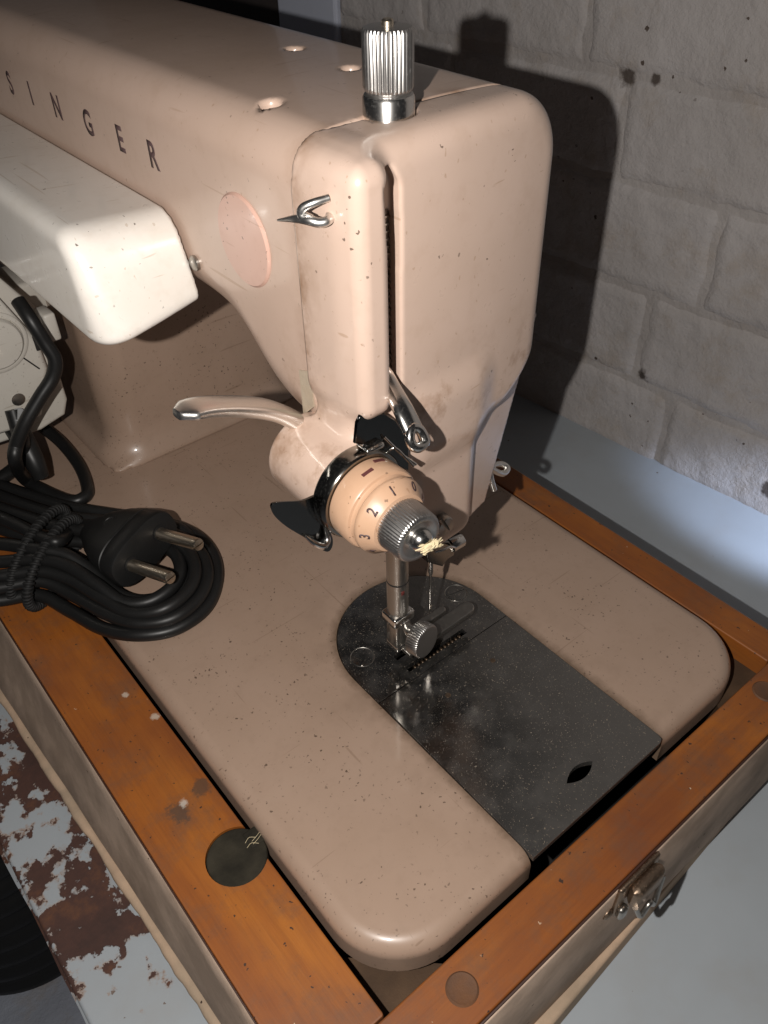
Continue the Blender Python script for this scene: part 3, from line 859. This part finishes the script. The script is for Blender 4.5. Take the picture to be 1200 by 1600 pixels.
# ---- knurled pressure knob on top
kn = lathe("pressure_knob", [(5.6, 170), (5.6, 190.2), (5.2, 190.8), (4.7, 191.0), (5.3, 191.6), (5.55, 192.2), (5.55, 202.6), (5.1, 203.3), (2.4, 203.5), (0.1, 203.5)],
           (74, 83, 0), (0, 0, 1), M_knurl, sm, knurl=(5, 6, 34, 0.42), angle=50)
lathe("stud", [(1.3, 203), (1.3, 204.4), (0.9, 204.8), (0.1, 204.8)], (74, 83, 0), (0, 0, 1), M_brass, kn, 16)
lathe("knob_collar", [(5.75, 180.0), (5.75, 190.0), (5.4, 190.6), (5.0, 190.7)], (74, 83, 0), (0, 0, 1), M_chrome, kn, 40)

# ---- brand lettering on the rear of the arm
for ch, y in zip("SINGER", (261.6, 242.9, 221.1, 197.3, 175.5, 155.6)):
    text_obj("letter", ch, 10.2, basis((49.98, y, 165.8), (0, -1, 0), (0, 0, 1), (-1, 0, 0)), M_ink, sm, 0.06, 0.86)

# ---- tension assembly on the head's end: axis along -y through (47.6, 104.6)
TX, TZ_ = 47.6, 104.6
ten = empty("tension_unit"); ten.parent = sm
def tl(name, prof, mat, **kw): return lathe(name, prof, (TX, 0, TZ_), (0, -1, 0), mat, ten, **kw)
tl("guide_ring", [(10.5, -68.5), (12.3, -68.2), (12.6, -67.4), (12.6, -63.6), (12.1, -63.0), (10.8, -63.0)], M_darkchrome, n=64)
tl("disc_gap", [(10.0, -65), (10.4, -64.5), (10.4, -62.0), (9, -61.9)], M_void, n=48)
dial = tl("dial", [(10.2, -63.0), (11.2, -62.7), (11.4, -62.1), (11.4, -56.2), (11.0, -55.6), (10.3, -55.4), (10.1, -55.0), (10.1, -54.2), (10.5, -53.8), (10.7, -53.3), (10.5, -52.2), (8.0, -49.2), (6.6, -49.0), (0.5, -49.0)], M_dial, n=72)
nut = tl("dial_nut", [(6.6, -50.2), (7.1, -49.5), (7.15, -48.9), (6.8, -42.4), (6.35, -41.7), (5.0, -41.5), (4.4, -42.0), (0.2, -42.1)], M_knurl, knurl=(2, 3, 52, 0.3), angle=55)
tl("spindle", [(3.2, -42.6), (3.1, -40.9), (2.5, -39.6), (1.5, -38.8), (0.1, -38.6)], M_chrome, n=32)
# numerals round the sloping rim of the dial
for num, ang in (("0", 51), ("1", 94), ("2", 137), ("3", 179), ("4", 217), ("5", 256), ("6", 295), ("7", 333), ("8", 12)):
    a = math.radians(ang)
    rad = np.array([math.cos(a), 0, math.sin(a)]); outw = np.array([0, -1.0, 0])
    slope = np.array([-2.1 * rad[0], -2.8, -2.1 * rad[2]]); slope /= np.linalg.norm(slope)      # up the cone, towards the nut
    nrm = rad * 2.8 + outw * 2.1; nrm /= np.linalg.norm(nrm)
    ctr = np.array([TX, 50.75, TZ_]) + rad * 9.42 + nrm * 0.05
    upv = -slope; xv = np.cross(upv, nrm)
    text_obj("numeral", num, 3.7, basis(ctr, xv, upv, nrm), M_ink, dial, 0.05, 0.85)
for ang, ln, yy in ((100, 2.6, 58.6), (73, 2.2, 60.8)):
    a = math.radians(ang); rad = np.array([math.cos(a), 0, math.sin(a)]); tg = np.array([-rad[2], 0, rad[0]])
    ctr = np.array([TX, yy, TZ_]) + rad * 11.42
    q = [ctr + tg * 1.6 * s1 + np.array([0, 0.5 * s2, 0]) - rad * (0.1) for s1, s2 in ((-1, -1), (1, -1), (1, 1), (-1, 1))]
    q += [p + rad * 0.22 for p in q]
    mesh_obj("index_mark", q, [[0, 1, 2, 3], [4, 5, 6, 7], [0, 1, 5, 4], [1, 2, 6, 5], [2, 3, 7, 6], [3, 0, 4, 7]], M_ink_red, dial, smooth=False)
# lint caught on the spindle
for k in range(46):
    q = np.array([TX + random.uniform(-2.2, 3.4), 38.2 + random.uniform(-0.5, 0.9), TZ_ + random.uniform(-1.5, 0.7)])
    d = np.array([random.uniform(0.4, 2.8) * random.choice((-1, 1, 1)), random.uniform(-0.7, 0.4), random.uniform(-0.5, 0.6)])
    tube("lint_strand", [q - d * 0.7, q + np.array([0, random.uniform(-0.4, 0.1), random.uniform(-0.3, 0.4)]), q + d], [0.12, 0.30, 0.06], M_lint, nut, 5, 3)
# thread-guide wing below the ring
wing = [(at(px, py, 1, 68)[0], at(px, py, 1, 68)[2]) for px, py in ((424, 788), (428, 802), (448, 820), (478, 838), (500, 853), (509, 852), (513, 838), (506, 815), (503, 790), (500, 772), (472, 782), (440, 784))]
wing = [tuple(q) for q in catmull(np.array(wing[::-1]), 4, True)]
slab("guide_wing", wing, 0, 1.0, M_black, ten, bev=0.35, seg=2, tf=lambda r: np.c_[r[:, 0], 68.4 - r[:, 2] - 0.18 * np.maximum(0, 97 - r[:, 1]), r[:, 1]])
tube("wing_lip", [at(478, 838, 1, 66.6), at(492, 849, 1, 65.4), at(505, 853, 1, 65.0), at(512, 842, 1, 65.6), at(507, 822, 1, 66.6)], [0.5, 0.9, 1.1, 0.9, 0.4], M_chrome, ten, 8, 6)
# chrome guard plate above the ring, with check spring
gp = [(at(px, py, 1, 66)[0], at(px, py, 1, 66)[2]) for px, py in ((553, 692), (556, 660), (562, 648), (580, 643), (600, 646), (616, 656), (630, 676), (637, 700), (637, 735), (612, 722), (588, 704), (570, 696))]
slab("guard_plate", gp[::-1], 0, 0.9, M_black, ten, bev=0.3, seg=2, tf=lambda r: np.c_[r[:, 0], 66.4 - r[:, 2], r[:, 1]])
tube("check_spring", [at(600, 683, 1, 65), at(614, 697, 1, 63.5), at(630, 712, 1, 62), at(650, 726, 1, 60)], 0.42, M_chrome, ten, 8, 6)
tube("check_spring", [at(602, 714, 1, 65), at(610, 702, 1, 64), at(620, 702, 1, 63), at(634, 716, 1, 61.5), at(646, 729, 1, 60)], 0.42, M_chrome, ten, 8, 6)
rbox("ring_tab", (49.5, 63.6, 115.6), (55.5, 68.6, 117.4), M_chrome, ten, 0.8, 3)

# ---- take-up lever coming out of the slot
tk = tube("take_up_lever", [(60.8, 78, 136), (60.9, 72, 133.5), at(612, 606, 1, 66), at(630, 640, 1, 60), at(645, 672, 1, 56)], [1.8, 2.1, 2.5, 2.8, 2.9], M_chrome, sm, 14, 8, flat=0.55)
tube("eyelet", [at(644, 668, 1, 56), at(640, 684, 1, 55), at(645, 697, 1, 54), at(655, 699, 1, 53.5), at(664, 690, 1, 54), at(656, 672, 1, 55.5)], 1.3, M_chrome, tk, 10, 8, closed=True)

# ---- chrome hook on the column
hk = tube("thread_hook", [(50.5, 74.2, 173.6), at(514, 343, 0, 47.5), at(500, 348, 0, 45.5), at(482, 344, 0, 44.0), at(462, 342, 0, 43.2), at(434, 344, 0, 42.8)], [1.0, 1.0, 1.1, 1.1, 0.9, 0.25], M_chrome_old, sm, 10, 8)
tube("hook_tip", [at(488, 344, 0, 44.6), at(472, 336, 0, 43.6), at(474, 325, 0, 43.8), at(490, 317, 0, 45.4), at(514, 309, 0, 48.4)], [1.1, 1.1, 1.0, 0.9, 0.8], M_chrome_old, hk, 10, 8)
lathe("hook_base", [(1.9, -1), (1.9, 0.7), (1.2, 1.0), (0.1, 1.0)], (50.3, 74.2, 173.6), (-1, 0, 0), M_chrome_old, hk, 20)

# ---- presser lifter lever at the back of the head
LV = [(56, 92, 106), (50.5, 91, 109.5), (45.0, 90.5, 115.5), (38, 90, 121.5), (29, 89.5, 126.6), (20, 89, 130.4), (13.6, 88.5, 131.6)]
Q = catmull(LV, 8); W_ = np.interp(np.linspace(0, 1, len(Q)), [0, .2, .4, .7, .92, 1], [5.6, 5.4, 4.6, 4.0, 4.2, 1.8]); T_ = np.interp(np.linspace(0, 1, len(Q)), [0, .3, .8, 1], [3.0, 2.4, 1.7, 1.1])
R_ = []
for i in range(len(Q)):
    tgt = Q[min(i + 1, len(Q) - 1)] - Q[max(i - 1, 0)]; tgt /= np.linalg.norm(tgt)
    side = np.array([0, 1.0, 0]); side -= tgt * (side @ tgt); side /= np.linalg.norm(side); up = np.cross(side, tgt)
    th = np.arange(20) * 2 * np.pi / 20
    ce = np.sign(np.cos(th)) * np.abs(np.cos(th)) ** 0.6; se = np.sign(np.sin(th)) * np.abs(np.sin(th)) ** 0.6
    R_.append(Q[i] + (W_[i] * ce)[:, None] * side + (T_[i] * se)[:, None] * up)
rings("lifter_lever", R_, M_chrome_old, sm, angle=60)

# ---- presser bar, foot, needle
pb = lathe("presser_bar", [(3.7, 14), (3.7, 62)], (74, 82, 0), (0, 0, 1), M_steel, sm, 32)
lathe("bar_ring", [(3.7, 42.4), (3.76, 42.6), (3.76, 43.0), (3.7, 43.2)], (74, 82, 0), (0, 0, 1), M_void, pb, 32)
rbox("red_mark", (72.6, 78.22, 38.4), (73.9, 78.5, 40.2), M_redmark, pb, 0.1, 1)
foot = empty("presser_foot"); foot.parent = sm
rbox("clamp_block", (69.4, 78.2, 23.6), (78.6, 85.6, 28.0), M_chrome, foot, 0.8)
rbox("shank", (70.6, 78.8, 12.0), (77.4, 84.6, 23.7), M_steel, foot, 0.9)
rbox("shank_foot", (71.0, 79.0, 9.0), (78, 85.5, 12.5), M_chrome, foot, 0.9)
lathe("screw_neck", [(2.4, 0), (2.4, 6), (3.4, 6.2), (3.4, 7.4), (2.0, 7.6)], (76.4, 79.5, 18.4), (0.10, -1, 0.12), M_chrome, foot, 24)
lathe("thumb_screw", [(5.6, 0), (6.3, 0.5), (6.3, 4.6), (5.9, 5.1), (5.4, 5.2), (0.1, 4.9)], (75.6, 74.6, 19.6), (0.20, -1, 0.10), M_knurl, foot, knurl=(1, 2, 44, 0.36), angle=50)
def toe(name, y0, y1, x0, x1):
    r = (y1 - y0) / 2; o_ = [(x0, y0)]
    for k in range(13):
        a = -math.pi / 2 + math.pi * k / 12; o_.append((x1 - r + r * math.cos(a), (y0 + y1) / 2 + r * math.sin(a)))
    o_.append((x0, y1))
    slab(name, o_, 0, 1.8, M_steel, foot, bev=0.5, seg=2, tf=lambda q: np.c_[q[:, 0], q[:, 1], 8.0 + q[:, 2] + 0.10 * np.maximum(0, q[:, 0] - 92)])
toe("long_toe", 75.6, 81.2, 74, 107)
toe("short_toe", 82.6, 85.8, 74, 98.5)
# needle and its clamp
nd = lathe("needle", [(0.05, 16.6), (0.35, 18.6), (0.48, 20), (0.48, 36), (0.95, 38.2), (0.95, 52)], (88, 81, 0), (0, 0, 1), M_chrome, sm, 12)
rbox("needle_eye", (87.75, 80.35, 19.2), (88.25, 80.58, 21.2), M_brass, nd, 0.05, 1)
nb = lathe("needle_bar", [(3.2, 50.5), (3.4, 51.5), (3.4, 66)], (88, 82.5, 0), (0, 0, 1), M_steel, sm, 28)
nc = [(at(px, py, 1, 79)[0], at(px, py, 1, 79)[2]) for px, py in ((664, 846), (702, 846), (712, 856), (710, 868), (700, 874), (692, 886), (684, 884), (670, 880))]
cl = slab("needle_clamp", nc[::-1], 0, 5.0, M_darkchrome, sm, bev=0.6, seg=2, tf=lambda r: np.c_[r[:, 0], 84 - r[:, 2], r[:, 1]])
lathe("clamp_screw", [(2.5, 0), (2.5, 4.5), (2.1, 5.0), (0.1, 5.0)], (96.0, 80, 46), (1, -0.1, 0.1), M_chrome, cl, 20)
tube("thread_wire", [(87, 78.2, 50), (90, 77.4, 49.6), (93, 77.4, 49.0), (96.0, 78, 46.5)], 0.5, M_chrome, cl, 8, 6)
# screw low on the face
fs = lathe("face_screw", [(3.4, 0), (3.4, 2.6), (3.0, 3.4), (0.1, 3.8)], (80.0, 69.4, 73.0), (0, -1, 0), M_steel, sm, 28)
cb = rbox("cut", (79.4, 60, 66), (80.6, 67.2, 80), M_void, None, 0, rot=Matrix.Rotation(math.radians(-25), 3, 'Y'))
difference(fs, [cb])
# curly wire guide on the front side
tube("wire_guide", [(96, 84, 79), at(742, 712, 1, 80), at(757, 722, 1, 79), at(772, 735, 1, 79), at(786, 740, 1, 80), at(793, 732, 1, 81.5), at(784, 725, 1, 83), at(771, 727, 1, 82), at(766, 738, 1, 80), at(768, 752, 1, 79), at(772, 765, 1, 78.5)], 1.05, M_chrome_old, sm, 10, 8)
# pin sticking out of the front edge of the head
lathe("side_pin", [(0.9, 0), (0.9, 5.4), (0.7, 6.0), (0.1, 6.2)], (122.5, 86, 169.5), (1, 0, 0.0), M_brass, sm, 14)

# ---- white lamp housing on the rear of the arm
def f_lamp(X, Y, Z):
    a = sd_box(X, Y, Z, (16.5, 136, 117), (70, 330, 164), 11)
    top = (Z - 156.2) + 0.16 * (X - 50) * -1 * 0 + 0.0 * Y      # flat top
    a = s_int(a, (Z - 153.0 + 0.08 * (X - 50)) * 0.98 + 0 * Y, 6)
    slope = ((137.5 - Y) + 0.42 * (Z - 127) - 0.10 * (50 - X)) * 0.9
    a = s_int(a, slope, 7)
    under = (123.6 + 0.17 * (X - 17) - Z) * 0.98 + 0.0 * Y
    a = s_int(a, under, 4)
    hollow = sd_box(X, Y, Z, (21, 142, 100), (48, 326, 140), 5)
    a = np.maximum(a, -hollow)
    return np.maximum(a, X - 49.0)
sdf_obj("lamp_housing", f_lamp, (15, 132, 117), (51.5, 333, 163), 0.9, M_white, sm)
lathe("lamp_screw", [(2.2, -1), (2.2, 0.6), (1.6, 1.1), (0.1, 1.2)], (49.8, 140.6, 140.4), (-1, 0, 0), M_steel, sm, 24)

# ---- white motor by the pillar
mo = empty("motor"); mo.parent = sm
MY = 262.0
def xz(pts): return [(x, z) for x, z in pts]
def yslab(name, outline, y0, thick, mat, bev, parent=mo):
    return slab(name, outline[::-1] if _area(outline) < 0 else outline, 0, thick, mat, parent, bev=bev, seg=3, tf=lambda r: np.c_[r[:, 0], y0 - r[:, 2], r[:, 1]])
def _area(o):
    o = np.array(o); x, y = o[:, 0], o[:, 1]; return 0.5 * np.sum(x * np.roll(y, -1) - np.roll(x, -1) * y)
yslab("motor_body", [(-34, 34), (22, 30), (34, 33), (37, 40), (37, 62), (36, 84), (24, 104), (-24, 106), (-38, 90), (-40, 50)], 330, 66, M_motorwhite, 2.0)
cap_out = [(-32, 50), (-28, 42), (14, 38.6), (23, 41), (31.5, 61), (31.0, 74), (21, 98), (-20, 100), (-34, 84)]
cap = yslab("motor_cap", cap_out, 264, 6.5, M_motorwhite, 2.2)
lathe("cap_disc", [(12.8, 0), (12.8, 0.8), (12.3, 1.2), (11.2, 1.2), (10.9, 0.5), (10.7, 0.6), (10.5, 2.0), (9.8, 2.8), (0.2, 3.2)], (14.5, 257.5, 79.0), (0, -1, 0), M_motorwhite, cap, 56)
tube("cap_groove", [(22.2, 257.5, 70.5), (27.8, 257.5, 62.2)], 0.35, M_void, cap, 6, 4)
tube("cap_groove", [(18.6, 257.5, 92.0), (18.6, 257.5, 99.0)], 0.3, M_void, cap, 6, 4)
lathe("cap_screw", [(2.8, -0.2), (2.8, 0.05), (2.3, 0.15), (0.1, 0.15)], (15.8, 257.4, 52.2), (0, -1, 0), M_steel, cap, 20)
rbox("cap_slot", (29.0, 256.9, 70.0), (31.0, 262, 76.5), M_void, cap, 0.4)
rbox("motor_tab", (34, 252, 74), (39, 262, 86), M_motorwhite, mo, 1.0)
rbox("motor_bracket", (20, 300, 60), (54, 326, 80), M_motorwhite, mo, 2)
tube("strain_boot", [(13, 285, 44), (12, 262, 36), (12, 252, 26), (12, 249, 18)], [5.0, 5.0, 4.4, 3.4], M_cable, mo, 12, 6)

# ==================================================================  CABLES
def path(pts): return [at(px, py, ax, v) for (px, py, ax, v) in pts]
lead = tube("lamp_cable", path([(28, 470, 1, 250), (48, 500, 1, 243), (70, 535, 1, 240), (86, 562, 1, 238), (82, 590, 1, 238), (62, 622, 1, 238), (40, 660, 1, 238), (26, 694, 1, 239), (24, 722, 1, 240), (38, 748, 2, 6), (68, 766, 2, 3.6), (108, 782, 2, 3.4), (130, 778, 2, 3.4), (137, 764, 2, 3.4), (124, 728, 2, 4), (96, 692, 2, 6), (66, 668, 2, 9), (44, 656, 2, 16), (30, 648, 1, 252)]), 2.85, M_cable, None, 12, 8)
tag(lead, "thick black cable looping from the white lamp down onto the bed by the motor", "cable")
lead2 = tube("motor_cable", path([(20, 640, 1, 256), (28, 668, 1, 253), (34, 696, 1, 250), (30, 722, 2, 5), (10, 742, 2, 3.4), (-30, 765, 2, 3.4), (-90, 800, 2, 3.4)]), 3.3, M_cable, None, 12, 8)
tag(lead2, "short black cable running from the motor foot out of the frame", "cable")

cord = empty("power_cord")
tag(cord, "coiled black mains cord with two-pin plug, tied and lying over the bed edge", "power cord")
CR = 2.65
loops_px = [
    # (pixel x, pixel y, height): turns of the coil, outermost first
    [(-60, 940, 3), (0, 938, 0), (60, 930, 0), (110, 955, -1.5), (160, 982, 0), (215, 992, 2.6), (275, 982, 2.6), (322, 948, 2.6), (339, 900, 2.6), (328, 858, 2.6), (295, 830, 3), (240, 812, 3), (170, 802, 3), (100, 790, 3), (40, 772, 3), (-20, 752, 3), (-80, 735, 3)],
    [(-60, 925, 7), (0, 918, 6), (65, 908, 6), (115, 930, 4), (165, 958, 4.6), (215, 974, 5.6), (270, 966, 6.6), (310, 935, 6.6), (324, 897, 6.6), (312, 862, 6.6), (280, 838, 7), (230, 822, 7), (160, 814, 7), (95, 806, 7), (35, 788, 6.4), (-20, 768, 6), (-80, 750, 6)],
    [(-60, 905, 9), (0, 900, 9), (60, 892, 10), (110, 905, 9), (160, 935, 8), (205, 958, 7.6), (255, 952, 9.6), (292, 925, 10), (305, 893, 10), (294, 862, 10), (262, 842, 10), (215, 838, 9), (150, 832, 10), (90, 822, 10), (35, 806, 9), (-20, 788, 8), (-80, 772, 8)],
    [(-60, 880, 10), (0, 878, 11), (60, 874, 13), (105, 884, 13), (150, 912, 11), (190, 940, 8), (232, 940, 8), (268, 918, 9), (282, 890, 9.6), (272, 864, 9), (240, 850, 7), (190, 850, 5), (120, 846, 5), (70, 842, 6), (20, 832, 6), (-20, 820, 5), (-80, 806, 5)],
    [(-60, 850, 12), (0, 850, 13), (55, 858, 15), (100, 866, 14), (140, 890, 10), (175, 922, 6), (210, 938, 4), (250, 934, 4), (285, 915, 4.4), (300, 885, 4.6), (300, 850, 4.6), (280, 826, 6), (230, 815, 5)],
    [(-80, 790, 12), (-20, 802, 13), (30, 822, 14.5), (60, 838, 15.5), (92, 846, 17), (112, 842, 18)],
]
PLUG_D = np.array([0.25103, -0.934, 0.25422]); PLUG_D /= np.linalg.norm(PLUG_D)
PLUG_TAIL = at(228, 858, 2, 18.5) - PLUG_D * 42
for lp in loops_px:
    P = [at(px, py, 2, z + 0.9) for (px, py, z) in lp]
    if lp is loops_px[-1]: P[-1] = PLUG_TAIL - PLUG_D * 9; P += [PLUG_TAIL, PLUG_TAIL + PLUG_D * 6]
    tube("cord_strand", P, CR, M_cable, cord, 12, 7)
# coiled elastic tie: two turns round the bundle
for k, sh in enumerate((0.0, 10.0)):
    C0 = at(62 + sh * 2.3, 868 + sh * 1.2, 2, 7); a_ = at(100 + sh * 2.0, 812 + sh * 1.6, 2, 9) - C0; b_ = at(22 + sh * 2.6, 918 + sh * 1.3, 2, 5) - C0
    ax1 = (a_ - b_) / 2; mid = C0 + (a_ + b_) / 2; ax2 = np.array([0.15, 0, 1.0]) * 12.0
    base = np.array([mid + ax1 * 1.12 * math.cos(q) + ax2 * math.sin(q) for q in np.linspace(0, 2 * math.pi, 400, endpoint=False)])
    T = np.roll(base, -1, 0) - np.roll(base, 1, 0); T /= np.linalg.norm(T, axis=1)[:, None]
    turns = 56; hel = []
    n_ = len(base); M_ = turns * 8
    for i in range(M_):
        f = i / M_ * n_; j = int(f) % n_; t_ = T[j]; u = np.cross(t_, [0.3, 0.5, 0.8]); u /= np.linalg.norm(u); v = np.cross(t_, u)
        ph = 2 * math.pi * i / 8; hel.append(base[j] + 1.75 * (math.cos(ph) * u + math.sin(ph) * v))
    rings("cord_tie", sweep(np.array(hel), 0.62, 5, True), M_elastic, cord, closed=True, angle=None)
    rings("tie_core", sweep(base[::5], 1.4, 8, True), M_elastic, cord, closed=True, angle=None)
# plug
pd = np.array([0.25103, -0.934, 0.25422]); pd /= np.linalg.norm(pd)
pe = np.array([-0.92693, -0.30757, -0.21494]); pe -= pd * (pe @ pd); pe /= np.linalg.norm(pe); pw = np.cross(pe, pd)
if pw[2] < 0: pw = -pw
P0 = at(228, 858, 2, 18.5)
PS = 1.38
secs = [(-31, 3.2, 3.2), (-27, 3.6, 3.5), (-24, 5.2, 4.4), (-19, 8.0, 5.8), (-13, 10.6, 6.6), (-7.5, 11.8, 6.8), (-6.6, 11.9, 6.8), (-6.3, 11.5, 6.5), (-5.9, 12.1, 6.8), (-1.0, 12.5, 6.6), (-0.2, 12.2, 6.2), (0.0, 11.6, 5.6)]
R_ = []
th = np.arange(40) * 2 * np.pi / 40; sup = lambda q: np.sign(q) * np.abs(q) ** 0.72
for (h_, a, b) in secs: R_.append(P0 + pd * h_ * PS + (a * PS * sup(np.cos(th)))[:, None] * pe + (b * PS * sup(np.sin(th)))[:, None] * pw)
plug = rings("plug", R_, M_plug, cord, angle=45)
for s in (-1, 1):
    pn = lathe("pin", [(2.5, -2), (2.5, 23.2), (2.2, 24.0), (0.1, 24.2)], P0 + pe * (8.4 * s), pd, M_brass, plug, 24)
    cb = rbox("cut", (-3, -0.28, -1.4), (3, 0.28, 3), M_void, None, 0)
    q = Vector(tuple(pd)).to_track_quat('Z', 'Y'); cb.rotation_mode = 'QUATERNION'; cb.rotation_quaternion = q; cb.location = Vector(P0 + pe * (8.4 * s) + pd * 24.1) * MM
    bpy.context.view_layer.update()
    difference(pn, [cb])
    lathe("pin_collar", [(3.2, -0.5), (3.2, 0.4), (2.4, 0.6)], P0 + pe * (8.4 * s), pd, M_plug, plug, 20)
# worn moulded emblem on the back of the plug: a ring with a few raised dots
E0 = P0 + pd * -18 + pw * 8.8 + pe * -2.0
lathe("moulded_emblem", [(3.3, -0.6), (3.3, 0.25), (3.0, 0.35), (2.8, 0.1), (0.1, 0.1)], E0, pw, M_plug, plug, 32)
for (a, b) in ((-1.2, 0.8), (0.2, 1.5), (1.3, 0.4), (-0.3, -0.4), (0.9, -1.3), (-1.4, -1.0)):
    lathe("emblem_dot", [(0.55, -0.4), (0.5, 0.2), (0.1, 0.4)], E0 + pe * a + pd * b, pw, M_plug, plug, 10)
